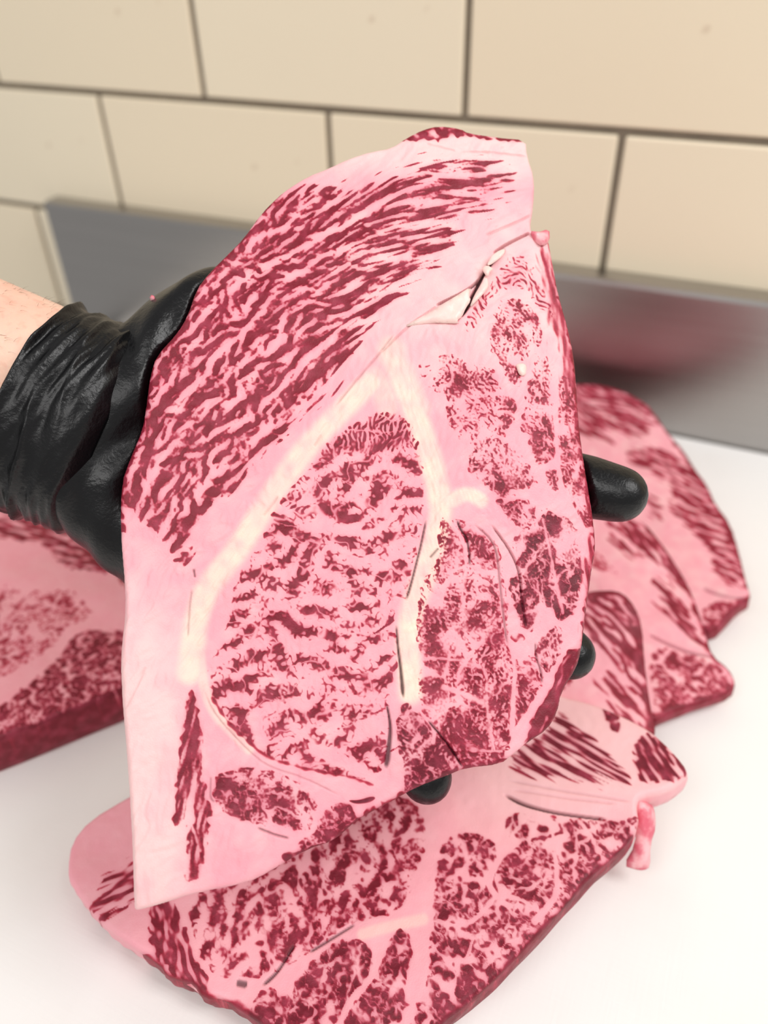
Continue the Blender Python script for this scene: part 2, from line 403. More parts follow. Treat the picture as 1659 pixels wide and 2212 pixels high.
    S.slit(C4((92, 1120), (118, 1250), (106, 1370), (88, 1505)), .3, 2.4, 1.0)
    S.slit(C4((500, 60), (518, 110), (558, 165), (575, 260), (575, 330)), .8, .15, .8)
    S.slit(C4((700, 90), (800, 220), (865, 360), (872, 520), (905, 690)), .4, .4, 1.2, .5)
    S.slit(C4((330, 1220), (400, 1300), (470, 1390), (535, 1495)), .3, .3, 1.5, .8)
    S.slit(C4((955, 770), (958, 860), (988, 930), (995, 1010)), .25, .25, .8, .6)
    S.slit(C4((600, 85), (690, 160), (735, 250), (748, 420), (770, 640), (795, 800)), .15, .2, .8, .5)
    S.slit(C4((345, 280), (385, 235), (395, 225)), .3, .3, .6, .7)
    S.slit(C2((1045, 320), (1030, 350), (1010, 380)), .2, .1, .4, .2)
    S.slit(C2((830, 625), (800, 670), (755, 725)), .15, .1, .4, .18)
    S.slit(C2((410, 990), (416, 1030)), .5, .3, .8, .6)
    S.slit(C2((400, 1090), (385, 1200), (380, 1330)), .25, .1, .5, .35)
    S.slit(C1((830, 890), (770, 970), (690, 1060), (600, 1170)), .25, .1, .6, .3)
    S.slit(C5((690, 890), (780, 925), (840, 940)), .25, .5, .8, .6)
    S.slit(C5((470, 650), (465, 760), (490, 770)), .25, .2, .6, .4)
    S.slit(C5((440, 240), (470, 330), (560, 440), (680, 560), (760, 610), (900, 650), (1080, 740)), .12, .12, .45, .25)
    S.slit(C5((165, 130), (120, 240), (70, 330)), .2, .1, .35, .12)
    # the torn crack between cap and neck end
    S.slit(C1((1275, 545), (1215, 600), (1180, 660), (1150, 730), (1098, 820)), .9, 1.6, 5.0, .75)
    S.slit(C1((1180, 655), (1140, 700), (1060, 745), (1000, 770)), .7, .2, 3.0, .6)
    S.slit(C1((1375, 480), (1290, 520), (1230, 560)), .3, .7, 3.0, .35)
    S.slit(C1((1010, 770), (900, 845), (780, 962)), .2, .2, .8, .2)
    S.slit(C1((1080, 155), (1020, 140), (960, 128)), .1, .2, .5, .15)
    S.slit(C1((1370, 178), (1260, 165), (1090, 158)), .3, .1, .7, .1)
    S.slit(C1((1385, 410), (1300, 445), (1200, 490)), .4, .15, 1.0, .12)
    # relief
    S.relief += .20 * N.iso(3.5, False) + .03 * N.iso(.9) - .14 * np.clip(S.lean + .3, 0, 1) + .5 * N.iso(9, False)
    fa = N.oriented(6, .7, np.where(py < 700, -.5, -1.1) + .3 * wob)
    S.relief += .10 * fa * np.clip(-S.lean, 0, 1)
    return S
def board_slab(pts, outline, step, seed, bend=None):
    """plane through three (px, py, z) points, axes: right and towards the viewer"""
    P = [at_z(*p) for p in pts]
    n = np.cross(P[1] - P[0], P[2] - P[0]); n /= np.linalg.norm(n)
    if n[2] < 0: n = -n
    o = (P[0] + P[1] + P[2]) / 3
    ex = RW @ [1, 0, 0]; ex -= n * (ex @ n)
    ex /= np.linalg.norm(ex)
    ey = -np.cross(n, ex)
    return Slab(o, ex, ey, outline, step, seed, bend)

def common(S, th1=1.45, th2=.5, cell=7.0):
    N = S.N; XM, YM = S.X * 1000, S.Y * 1000
    S.wob, S.wob2, S.fine = N.iso(2.0, False), N.iso(.9), N.iso(.5)
    S.lowf = N.iso(2.4, False)
    FL = N.oriented(.8, .42, th1 + .8 * S.wob)
    CE = (N.cells(XM, YM, cell, .55, 1.6, th1), N.cells(XM, YM, cell * .47, .6, 1.4, th2))
    def lobed(vein, fleck, bias, big=.25):
        t = vein * (1 + .5 * S.lowf)
        m = bias + .30 + fleck * (.65 * FL + .6 * S.fine) + big * S.lowf
        return np.minimum(np.minimum(m, (CE[0] - t * .95 + .05 * S.wob2 + .03 * S.fine) * 4.5), CE[1] * 3.0 - .16 + .28 * S.wob2 + .15 * S.lowf + .12 * S.fine)
    return N, lobed

def finish(S, amp=.35):
    N = S.N
    S.relief += amp * N.iso(6, False) + .04 * N.iso(1.2) - .12 * np.clip(S.lean + .3, 0, 1)
    return S

def front_fields(step):
    outline = B3((80, 420), (95, 310), (170, 220), (320, 130)) + [(420, 1640), (620, 1560), (900, 1500), (1080, 1470), (1170, 1478)] + \
        B2((800, 135), (960, 170), (1130, 240), (1290, 320), (1420, 440), (1505, 550), (1480, 590), (1390, 660), (1230, 690), (1215, 740), (1230, 830), (1180, 930), (1100, 1010),
           (960, 1130), (830, 1280), (700, 1420), (560, 1570), (330, 1790), (230, 1870), (170, 1912), (140, 1945)) + \
        [(900, 2262), (800, 2315), (700, 2325), (620, 2270)] + \
        B3((860, 1035), (770, 980), (700, 930), (620, 930), (580, 870), (540, 862), (470, 840), (450, 800), (300, 700), (210, 630), (90, 480))
    def bend(x, y):
        return .0015 * np.sin(x * 40) * np.sin(y * 50)
    S = board_slab([(200, 1850, .020), (950, 2200, .020), (1380, 1600, .041)], outline, step, 21, bend)
    N, lobed = common(S, 1.9, .4, 8.0)
    wob, wob2, fine = S.wob, S.wob2, S.fine
    px = S.px[:, 0].reshape(S.shape); py = S.px[:, 1].reshape(S.shape)
    thl = np.full(S.shape, -.45)
    st = .6 * N.oriented(2.4, .6, thl) + .5 * N.oriented(3.5, 1.3, thl)
    S.muscle('end_muscle', B3((200, 475), (280, 408), (345, 390), (420, 420), (420, 540), (330, 560), (240, 625), (190, 612), (150, 572), (240, 520)), st + .05, 1.2 * N.oriented(2, .6, thl), .5, .25)
    th2 = np.full(S.shape, 1.1)
    st2 = .6 * N.oriented(2.2, .6, th2) + .4 * N.oriented(1.2, .8, th2)
    S.muscle('strip_muscle', B3((405, 600), (420, 520), (500, 520), (545, 640), (600, 780), (680, 900), (600, 900), (480, 820), (412, 740)), st2 + .35, .6 * wob2, .5, .35)
    eye = B3((580, 650), (560, 560), (620, 480), (800, 420), (880, 380), (1000, 300), (1150, 230), (1300, 160), (1400, 120), (1490, 180), (1515, 290), (1495, 370), (1462, 460), (1425, 560), (1370, 602), (1260, 622),
             (1190, 655), (1050, 745), (980, 800), (880, 840), (820, 860), (740, 840), (690, 860), (620, 790))
    the = -1.15 + .5 * N.iso(5, False)
    k = sstep(380, 620, px)
    nf = N.iso(.7); isl = N.oriented(2.2, 1.2, the)
    worm = .55 * isl + .85 * (.62 - np.abs(nf + .1)) + .3 * N.iso(1.2) - .08
    S.muscle('eye_muscle', eye, worm * (1 - k) + k * (lobed(.17, .5, .42) + .3 * isl), .4 * wob2, .45, .45)
    S.muscle('lower_muscle', B3((960, 920), (1000, 850), (1120, 722), (1250, 688), (1305, 760), (1290, 850), (1205, 930), (1150, 1036), (1100, 1180), (900, 1220), (800, 1100), (805, 960), (860, 895), (910, 895), (930, 930)),
             lobed(.12, .4, .75), .4 * wob2, .45, .6)
    S.muscle('tongue_muscle', B3((1350, 760), (1380, 670), (1420, 655), (1458, 720), (1442, 820), (1420, 900), (1440, 960), (1380, 1060), (1250, 1160), (1170, 1150), (1180, 1030), (1230, 950), (1310, 860)), lobed(.09, .4, .55), .4 * wob2, .45, .6)
    S.muscle('side_muscle', B2((115, 1000), (180, 920), (260, 885), (350, 900), (440, 955), (455, 1060), (480, 1000), (550, 950), (480, 870), (495, 800), (620, 775), (800, 825), (950, 815), (1150, 825), (1230, 790), (1245, 850), (1170, 960), (1010, 1100), (860, 1270),
             (710, 1410), (550, 1580), (340, 1790), (170, 1930), (60, 2060), (-60, 2100), (-20, 1900), (60, 1720), (90, 1560), (60, 1500), (100, 1300), (112, 1100)),
             lobed(.14, .42, .62, .25) - .25 * sstep(1720, 1640, py) - .1, .5 * wob2, .5, .6)
    S.vein(B2((440, 1240), (390, 1180), (430, 1080), (480, 1000), (560, 940)), 2.4, 3.0)
    S.vein(B2((440, 1240), (560, 1250), (640, 1300)), 2.4, 1.0)
    S.vein(B2((650, 1380), (760, 1260), (780, 1180), (750, 900)), 2.8, 1.2)
    S.vein(B2((100, 1380), (280, 1420), (440, 1240)), 1.0, 2.2)
    S.vein(B2((1000, 1000), (960, 900), (900, 830)), 1.5, 1.5)
    ths = np.full(S.shape, .62)
    st3 = .75 * N.oriented(4.0, .6, ths) + .45 * N.oriented(3.0, 1.6, ths)
    S.muscle('cap_muscle', B2((490, 480), (640, 385), (760, 300), (780, 190), (950, 370), (1080, 470), (1190, 600), (1110, 645), (1000, 622), (900, 592), (760, 595), (600, 570)), st3 + .22, 1.5 * N.oriented(4, .6, ths), .5, .6)
    S.muscle('upper_muscle', [(430, 1690), (700, 1600), (950, 1535), (1080, 1500), (1120, 1540), (1000, 1610), (850, 1640), (600, 1700), (480, 1740)], st3 + .2, 1.2 * N.oriented(4, .6, ths), .5, .5)
    S.muscle('vessel_spot', B2((1005, 165), (1080, 215), (1125, 280), (1112, 355), (1060, 300)), .6 + .3 * wob2, .4 * wob2, .5, .7, False)
    S.muscle('tip_muscle', B2((1220, 360), (1290, 335), (1400, 440), (1510, 540), (1475, 595), (1380, 615), (1300, 612), (1220, 600), (1195, 460)), .55 * N.oriented(2.2, .7, np.full(S.shape, 1.2)) + .4, .7 * wob2, .5, .6)
    rim = np.clip((1.3 + .5 * wob + .2 * wob2 - S.dout) * .7, -1, 1)
    S.lean = np.where((px > 940) & (py > 1800) | ((py > 2060) & (px < 600)), np.maximum(S.lean, rim), S.lean)
    S.slit(B2((480, 675), (580, 730), (700, 770), (870, 795), (1050, 812)), 1.6, .6, 2.5, .85)
    S.slit(B3((1045, 750), (1130, 700), (1230, 640)), .9, .3, 1.0, .85)
    S.slit(B3((860, 882), (920, 832), (990, 720)), 1.6, .3, 1.0, .85)
    S.slit(B3((755, 870), (800, 880)), 2.6, 2.6, .6, .8)
    S.slit(B2((500, 600), (700, 640), (1000, 690), (1180, 720)), .2, .2, .8, .2)
    S.slit(B2((520, 650), (760, 690), (1100, 730)), .2, .2, .8, .15)
    S.seam(B3((1500, 620), (1400, 640), (1260, 680)), 5, .35)
    S.pale = np.clip(.08 + .6 * sstep(1900, 1650, py) * sstep(900, 1100, px) - .35 * sstep(400, 250, px), 0, 1)
    return finish(S)

def fan_fields(step, pts, outline, seed, muscles, th, bend=None, slits=(), rimtest=None):
    S = board_slab(pts, outline, step, seed, bend)
    N, lobed = common(S, th, th + .6, 8.0)
    thf = np.full(S.shape, th) + .12 * N.iso(8, False)
    st = .6 * N.oriented(4.0, .8, thf) + .45 * N.oriented(1.8, 1.0, thf) + .45 * N.oriented(5.0, 2.0, thf)
    for name, poly, kind, bias, deep in muscles:
        f = (st + bias) if kind == 's' else lobed(.12, .4, bias)
        S.muscle(name, poly, f, (1.6 * N.oriented(4.0, .9, thf)) if kind == 's' else .5 * S.wob2, .6, deep)
    for sl in slits: S.slit(*sl)
    S.lean = np.clip(S.lean, -1, .5)
    rim = np.clip((3.0 + 1.1 * S.wob + .3 * S.wob2 - S.dout) * .6, -1, .8)
    S.lean = np.maximum(S.lean, rim)
    S.pale = np.clip(.12 + .15 * S.wob, 0, 1)
    return finish(S, .5)

def back_fields(step):
    return fan_fields(step, [(1620, 1290, .018), (1540, 1340, .0135), (1280, 840, .040)],
        [(960, 930), (1030, 880), (1100, 855), (1180, 838), (1256, 828), (1300, 832), (1345, 842), (1392, 866), (1416, 892), (1440, 930), (1478, 970), (1502, 1010), (1530, 1046), (1548, 1090), (1580, 1130), (1598, 1190), (1612, 1250), (1624, 1288), (1600, 1302),
         (1575, 1330), (1545, 1362), (1500, 1350), (1300, 1220), (1150, 1160), (1030, 1080), (970, 1000)], 31,
        [('side_muscle', [(990, 950), (1100, 950), (1230, 980), (1300, 1080), (1280, 1170), (1150, 1130), (1040, 1060)], 'l', .4, .15),
         ('cap_muscle', [(1080, 850), (1250, 815), (1330, 830), (1400, 870), (1410, 940), (1370, 950), (1300, 925), (1330, 945), (1320, 962), (1250, 935), (1100, 930)], 's', .35, .05),
         ('outer_muscle', [(1340, 975), (1420, 965), (1470, 990), (1540, 1060), (1590, 1150), (1612, 1270), (1560, 1262), (1520, 1180), (1480, 1130), (1440, 1100), (1460, 1050), (1420, 1030), (1370, 1000)], 's', .28, .1),
         ('inner_muscle', [(1395, 1060), (1430, 1090), (1440, 1130), (1400, 1110)], 's', .0, .05),
         ('lower_muscle', [(1530, 1296), (1600, 1302), (1570, 1340), (1540, 1358), (1515, 1330)], 'l', .5, .2)],
        .85, lambda x, y: -.5 * np.clip(x - .03, 0, None) ** 2,
        [([(1515, 1268), (1545, 1282), (1580, 1292), (1618, 1294)], 1.2, 1.0, 2.0, .45)])

def middle_fields(step):
    return fan_fields(step, [(1588, 1485, .015), (1415, 1560, .014), (1330, 1095, .042)],
        [(960, 1180), (1040, 1130), (1150, 1100), (1260, 1085), (1330, 1090), (1395, 1128), (1425, 1165), (1462, 1215), (1490, 1262), (1512, 1320), (1530, 1380), (1542, 1416), (1578, 1444), (1592, 1474), (1585, 1492), (1540, 1510), (1480, 1528), (1440, 1545), (1415, 1560), (1300, 1510), (1150, 1420), (1020, 1320), (965, 1240)], 32,
        [('side_muscle', [(990, 1190), (1120, 1150), (1240, 1160), (1240, 1260), (1330, 1400), (1280, 1460), (1140, 1380), (1030, 1290)], 'l', .4, .15),
         ('cap_muscle', [(1300, 1120), (1390, 1125), (1440, 1180), (1480, 1250), (1490, 1275), (1450, 1250), (1400, 1200), (1370, 1210), (1320, 1170)], 's', .3, .15),
         ('outer_muscle', [(1400, 1240), (1450, 1260), (1490, 1330), (1530, 1410), (1500, 1390), (1450, 1345), (1420, 1300)], 's', .3, .25),
         ('inner_muscle', [(1250, 1170), (1300, 1200), (1340, 1240), (1300, 1235), (1260, 1220)], 'l', .25, .05),
         ('lower_muscle', [(1400, 1400), (1460, 1400), (1540, 1432), (1588, 1470), (1570, 1500), (1480, 1525), (1415, 1550)], 'l', .55, .3)],
        .95, None,
        [([(1400, 1368), (1440, 1388), (1490, 1410), (1542, 1420)], 1.6, 1.2, 2.2, .45)])

def stripe_fields(step):
    return fan_fields(step, [(1408, 1585, .027), (1385, 1335, .046), (1240, 1290, .051)],
        [(940, 1370), (1000, 1325), (1080, 1300), (1180, 1285), (1255, 1278), (1310, 1270), (1348, 1278), (1375, 1310), (1390, 1350), (1394, 1420), (1402, 1490), (1412, 1545), (1420, 1578), (1410, 1600), (1360, 1600), (1250, 1570), (1100, 1500), (990, 1450), (940, 1410)], 33,
        [('side_muscle', [(970, 1370), (1080, 1330), (1220, 1310), (1240, 1400), (1240, 1500), (1120, 1470), (1000, 1420)], 'l', .4, .15),
         ('cap_muscle', [(1240, 1270), (1320, 1265), (1372, 1300), (1396, 1360), (1400, 1460), (1408, 1530), (1370, 1500), (1330, 1420), (1300, 1400), (1250, 1370)], 's', .35, .25),
         ('outer_muscle', [(1270, 1470), (1310, 1450), (1370, 1490), (1415, 1560), (1420, 1600), (1380, 1590), (1330, 1540)], 's', .15, .1)],
        1.15, None, [])

def left_fields(step):
    outline = [(-220, 1075), (-60, 1092), (60, 1098), (150, 1115), (195, 1128), (215, 1160), (250, 1230), (320, 1320), (345, 1400), (330, 1455), (257, 1490), (130, 1540), (60, 1568), (0, 1592), (-200, 1665), (-330, 1600), (-330, 1200)]
    S = board_slab([(0, 1590, .026), (257, 1490, .026), (100, 1110, .030)], outline, step, 41)
    N, lobed = common(S, -.3, .5, 7.0)
    th = np.full(S.shape, .3)
    st = .6 * N.oriented(3.0, .9, th) + .5 * N.oriented(2.2, 1.4, th)
    S.muscle('cap_muscle', [(-200, 1090), (0, 1100), (190, 1125), (225, 1190), (250, 1240), (190, 1235), (130, 1220), (110, 1180), (60, 1170), (-200, 1150)], st + .3, .9 * S.wob2, .8, .25)
    S.muscle('eye_muscle', [(-200, 1280), (0, 1270), (80, 1280), (130, 1270), (200, 1310), (190, 1340), (140, 1350), (130, 1380), (80, 1420), (0, 1470), (-200, 1500)], lobed(.2, .45, .0), .9 * S.wob2, .9, .05)
    S.muscle('lower_muscle', [(165, 1365), (230, 1360), (340, 1360), (340, 1480), (257, 1495), (130, 1545), (0, 1600), (-200, 1670), (-200, 1600), (0, 1530), (60, 1480), (120, 1430)], lobed(.09, .4, .55), .6 * S.wob2, .6, .5)
    rim = np.clip((1.5 + .8 * S.wob2 - S.dout) * .7, -1, 1)
    S.lean = np.maximum(S.lean, rim)
    S.pale *= 0
    return finish(S, .4)
# ------------------------------------------------------------------ materials
def lin(r, g, b):
    f = lambda c: (c / 255) / 12.92 if c / 255 <= .04045 else ((c / 255 + .055) / 1.055) ** 2.4
    return (f(r), f(g), f(b), 1)

class MT:
    """small helper to write node materials"""
    def __init__(s, name):
        s.m = bpy.data.materials.new(name); s.m.use_nodes = True
        s.nt = s.m.node_tree; s.b = s.nt.nodes['Principled BSDF']
    def n(s, kind, **kw):
        nd = s.nt.nodes.new(kind)
        for k, v in kw.items(): setattr(nd, k, v)
        return nd
    def put(s, sock, v):
        if isinstance(v, bpy.types.NodeSocket): s.nt.links.new(v, sock)
        else: sock.default_value = v
    def math(s, op, a, b=0.0, clamp=False):
        nd = s.n('ShaderNodeMath', operation=op, use_clamp=clamp); s.put(nd.inputs[0], a); s.put(nd.inputs[1], b); return nd.outputs[0]
    def mix(s, f, a, b, mode='MIX'):
        nd = s.n('ShaderNodeMix', data_type='RGBA', blend_type=mode)
        s.put(nd.inputs[0], f); s.put(nd.inputs[6], a); s.put(nd.inputs[7], b); return nd.outputs[2]
    def smooth(s, v, a, b, o0=0.0, o1=1.0):
        nd = s.n('ShaderNodeMapRange', interpolation_type='SMOOTHSTEP')
        s.put(nd.inputs[0], v); s.put(nd.inputs[1], a); s.put(nd.inputs[2], b); s.put(nd.inputs[3], o0); s.put(nd.inputs[4], o1); return nd.outputs[0]
    def attr(s, name): return s.n('ShaderNodeAttribute', attribute_name=name).outputs['Fac']
    def coord(s, scale=(1, 1, 1), rot=(0, 0, 0), kind='Object'):
        tc = s.n('ShaderNodeTexCoord'); mp = s.n('ShaderNodeMapping')
        s.nt.links.new(tc.outputs[kind], mp.inputs[0]); mp.inputs['Scale'].default_value = scale; mp.inputs['Rotation'].default_value = rot
        return mp.outputs[0]
    def noise(s, scale, detail=3, rough=.5, vec=None, dist=0.0):
        nd = s.n('ShaderNodeTexNoise'); nd.inputs['Scale'].default_value = scale; nd.inputs['Detail'].default_value = detail
        nd.inputs['Roughness'].default_value = rough; nd.inputs['Distortion'].default_value = dist
        s.nt.links.new(vec if vec is not None else s.coord(), nd.inputs['Vector']); return nd.outputs['Fac']
    def bump(s, h, strength, dist):
        nd = s.n('ShaderNodeBump'); nd.inputs['Strength'].default_value = strength; nd.inputs['Distance'].default_value = dist
        s.put(nd.inputs['Height'], h); s.nt.links.new(nd.outputs[0], s.b.inputs['Normal'])
    def set(s, **kw):
        for k, v in kw.items(): s.put(s.b.inputs[k.replace('_', ' ')], v)
        return s.m

def meat_material(name, tone=1.0):
    t = MT(name)
    ns = t.noise(700, 2, .6)
    lean = t.math('ADD', t.attr('lean'), t.math('MULTIPLY', t.math('SUBTRACT', ns, .5), .30))
    k = t.smooth(lean, -.40, .34)
    k2 = t.smooth(t.math('ADD', t.math('MULTIPLY', lean, .75), t.math('MULTIPLY', t.attr('near'), .55)), .12, 1.0)
    fatn = t.noise(90, 3, .55)
    near = t.attr('near')
    fat = t.mix(t.attr('pale'), lin(243, 164, 176), lin(248, 203, 201))
    fat = t.mix(t.smooth(near, .08, .95), fat, lin(200, 90, 114))
    fat = t.mix(t.math('MULTIPLY', t.math('SUBTRACT', fatn, .35), .55, True), fat, lin(249, 206, 206))
    fat = t.mix(t.attr('cream'), fat, lin(250, 230, 206))
    la = t.mix(t.attr('deep'), lin(200, 48, 74), lin(168, 44, 66))
    lb = t.mix(t.attr('deep'), lin(130, 20, 40), lin(94, 20, 36))
    ln = t.mix(k2, la, lb)
    ln = t.mix(t.smooth(t.noise(170, 3), .38, .78, 0.0, .42), ln, lin(194, 72, 98))
    c = t.mix(k, fat, ln)
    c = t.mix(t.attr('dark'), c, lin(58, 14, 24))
    h = t.math('ADD', t.noise(1700, 2, .6), t.math('MULTIPLY', t.noise(420, 3, .6), .5))
    t.bump(h, .28, .0006)
    ro = t.math('ADD', .36, t.math('MULTIPLY', t.noise(500, 2), .22))
    return t.set(Base_Color=c, Roughness=ro, Specular_IOR_Level=.34)

M_meat = meat_material('marbled_beef')

def simple(name, col, rough=.5, spec=.5, metal=0.0, **kw):
    t = MT(name); return t.set(Base_Color=col, Roughness=rough, Specular_IOR_Level=spec, Metallic=metal, **kw)

def tile_material():
    t = MT('cream_wall_tile')
    inf = t.n('ShaderNodeObjectInfo')
    c = t.mix(inf.outputs['Random'], lin(246, 234, 208), lin(243, 228, 200))
    c = t.mix(t.math('MULTIPLY', t.noise(9, 3), .35), c, lin(240, 226, 198))
    spots = t.smooth(t.noise(38, 2, .4), .74, .80)
    c = t.mix(t.math('MULTIPLY', spots, .35), c, lin(196, 168, 140))
    t.bump(t.noise(30, 2), .05, .002)
    return t.set(Base_Color=c, Roughness=.30, Specular_IOR_Level=.35)
M_tile = tile_material()
def grout_material():
    t = MT('grey_grout')
    c = t.mix(t.noise(60, 4), lin(146, 134, 116), lin(112, 103, 90))
    t.bump(t.noise(500, 3), .4, .001)
    return t.set(Base_Color=c, Roughness=.9)
M_grout = grout_material()
def steel_material():
    t = MT('brushed_stainless_steel')
    v = t.coord((6, 6, 900))
    g = t.noise(1.0, 3, .6, v)
    c = t.mix(g, lin(160, 157, 154), lin(180, 177, 174))
    t.bump(g, .06, .0004)
    return t.set(Base_Color=c, Metallic=1.0, Roughness=t.math('ADD', .24, t.math('MULTIPLY', g, .14)))
M_steel = steel_material()
def board_material():
    t = MT('white_cutting_board_plastic')
    v = t.coord((40, 700, 40), (0, 0, .5)); v2 = t.coord((700, 40, 40), (0, 0, .3))
    s1 = t.noise(1.0, 2, .5, v); s2 = t.noise(1.0, 2, .5, v2)
    c = t.mix(t.smooth(t.noise(7, 4), .45, .75), lin(243, 241, 238), lin(236, 232, 228))
    t.bump(t.math('ADD', s1, s2), .12, .0006)
    return t.set(Base_Color=c, Roughness=.42, Specular_IOR_Level=.35)
M_board = board_material()
def glove_material():
    t = MT('black_nitrile_rubber')
    h = t.math('ADD', t.noise(650, 3, .6), t.math('MULTIPLY', t.noise(150, 3, .6, None, .6), 1.2))
    t.bump(h, .35, .0006)
    return t.set(Base_Color=lin(9, 9, 11), Roughness=t.math('ADD', .22, t.math('MULTIPLY', t.noise(60, 2), .2)), Specular_IOR_Level=.38)
M_glove = glove_material()
def skin_material():
    t = MT('pale_skin')
    c = t.mix(t.smooth(t.noise(22, 4), .35, .7), lin(250, 206, 182), lin(244, 184, 162))
    c = t.mix(t.math('MULTIPLY', t.smooth(t.noise(260, 3), .5, .75), .3), c, lin(214, 140, 118))
    t.bump(t.noise(420, 4, .6), .25, .0008)
    return t.set(Base_Color=c, Roughness=.5, Subsurface_Weight=.15, Subsurface_Radius=(.006, .002, .001), Subsurface_Scale=1.0)
M_skin = skin_material()
M_hair = simple('arm_hair_brown', lin(120, 84, 56), .6)
def fat_material():
    t = MT('torn_fat')
    c = t.mix(t.noise(160, 3), lin(250, 206, 204), lin(246, 222, 206))
    t.bump(t.noise(700, 3), .3, .0006)
    return t.set(Base_Color=c, Roughness=.38, Specular_IOR_Level=.45)
M_fat = fat_material()
def scrap_material():
    t = MT('red_meat_scrap')
    c = t.mix(t.smooth(t.noise(130, 3), .40, .64), lin(222, 104, 122), lin(248, 186, 190))
    return t.set(Base_Color=c, Roughness=.35)
M_scrap = scrap_material()

# ------------------------------------------------------------------ object helpers
def tag(o, label=None, cat=None, group=None, kind=None):
    if label: o['label'] = label
    if cat: o['category'] = cat
    if group: o['group'] = group
    if kind: o['kind'] = kind
    return o
def empty(name, loc):
    o = bpy.data.objects.new(name, None); o.empty_display_size = .02
    o.location = loc; COL.objects.link(o); return o
def obj(name, me, mat, parent=None):
    o = bpy.data.objects.new(name, me); COL.objects.link(o)
    if mat and not me.materials: me.materials.append(mat)
    if parent: o.parent = parent
    return o
def mesh_np(name, V, F, smooth=True):
    me = bpy.data.meshes.new(name)
    V = np.asarray(V, np.float32)
    if isinstance(F, np.ndarray):
        me.vertices.add(len(V)); me.vertices.foreach_set('co', V.ravel())
        k = F.shape[1]
        me.loops.add(F.size); me.loops.foreach_set('vertex_index', F.astype(np.int32).ravel())
        me.polygons.add(len(F)); me.polygons.foreach_set('loop_start', np.arange(0, F.size, k, dtype=np.int32))
        me.update(calc_edges=True)
    else:
        me.from_pydata(V.tolist(), [], F)
    if smooth: me.polygons.foreach_set('use_smooth', np.ones(len(me.polygons), bool))
    me.validate(); me.update()
    return me
def box_mesh(name, lo, hi, bevel=0.0, seg=2):
    bm = bmesh.new(); bmesh.ops.create_cube(bm, size=1)
    for v in bm.verts:
        v.co = Vector([lo[i] if v.co[i] < 0 else hi[i] for i in range(3)])
    if bevel: bmesh.ops.bevel(bm, geom=bm.edges[:] + bm.verts[:], offset=bevel, segments=seg, affect='EDGES', profile=.5)
    me = bpy.data.meshes.new(name); bm.to_mesh(me); bm.free()
    me.polygons.foreach_set('use_smooth', np.zeros(len(me.polygons), bool)); return me

# ------------------------------------------------------------------ the setting: tiled wall
WALL_Y = 0.5997
STEEL_Y = 0.5797
wall = obj('wall_back', box_mesh('wall_back', (-1.55, WALL_Y + .0025, -.36), (.62, WALL_Y + .06, .76)), M_grout)
tag(wall, 'wall of large cream tiles with grey grout behind the steel table', kind='structure')
TW, TH, GAP = .2288, .1098, .0052
tile_me = box_mesh('tile', (-(TW - GAP) / 2, -.0025, -(TH - GAP) / 2), ((TW - GAP) / 2, .006, (TH - GAP) / 2), .0016, 2)
tile_me.materials.append(M_tile)
rt = random.Random(3)
for r in range(-4, 5):
    zc = .1575 + r * TH
    off = -.3245 if r % 2 == 0 else -.4395
    for k in range(-5, 5):
        xc = off + TW * (k + .5)
        if xc < -1.46 or xc > .58: continue
        tl = obj('tile', tile_me, None, wall)
        tl.location = (xc, WALL_Y + .0025 - .0005 + rt.uniform(-.0004, .0004), zc)
        tl.rotation_euler = (rt.uniform(-.002, .002), rt.uniform(-.002, .002), rt.uniform(-.002, .002))

# ------------------------------------------------------------------ steel table with upstand
table = tag(empty('steel_table', (-.05, .2, -.024)), 'brushed stainless steel work table with raised backsplash under the cutting board', 'table')
def local_box(name, lo, hi, root, mat, bevel=.001, seg=2):
    l = root.location
    return obj(name, box_mesh(name, [lo[i] - l[i] for i in range(3)], [hi[i] - l[i] for i in range(3)], bevel, seg), mat, root)
local_box('tabletop', (-.632, -.45, -.064), (.58, STEEL_Y, -.024), table, M_steel, .003)
# upstand: front sheet, rounded top fold, return to the wall
prof = [(STEEL_Y, -.03), (STEEL_Y, .1125), (STEEL_Y + .0012, .1155), (STEEL_Y + .004, .1168), (WALL_Y - .001, .1172), (WALL_Y - .001, .1150), (STEEL_Y + .0045, .1148), (STEEL_Y + .002, .112), (STEEL_Y + .002, -.03)]
xs = (-.632, .58); V = [(x - table.location.x, y - table.location.y, z - table.location.z) for x in xs for y, z in prof]
n = len(prof); F = [[i, i + 1, n + i + 1, n + i] for i in range(n - 1)] + [[n - 1, 0, n, 2 * n - 1]]
obj('backsplash', mesh_np('backsplash', V, F, False), M_steel, table)
local_box('end_plate', (-.6325, STEEL_Y + .0005, -.03), (-.6305, WALL_Y - .001, .1150), table, M_steel, .0004)

board = obj('cutting_board', box_mesh('cutting_board', (-.58, -.30, -.024), (.52, STEEL_Y - .0015, 0.0), .0022, 3), M_board)
tag(board, 'white plastic cutting board under the raw steaks', 'cutting board')

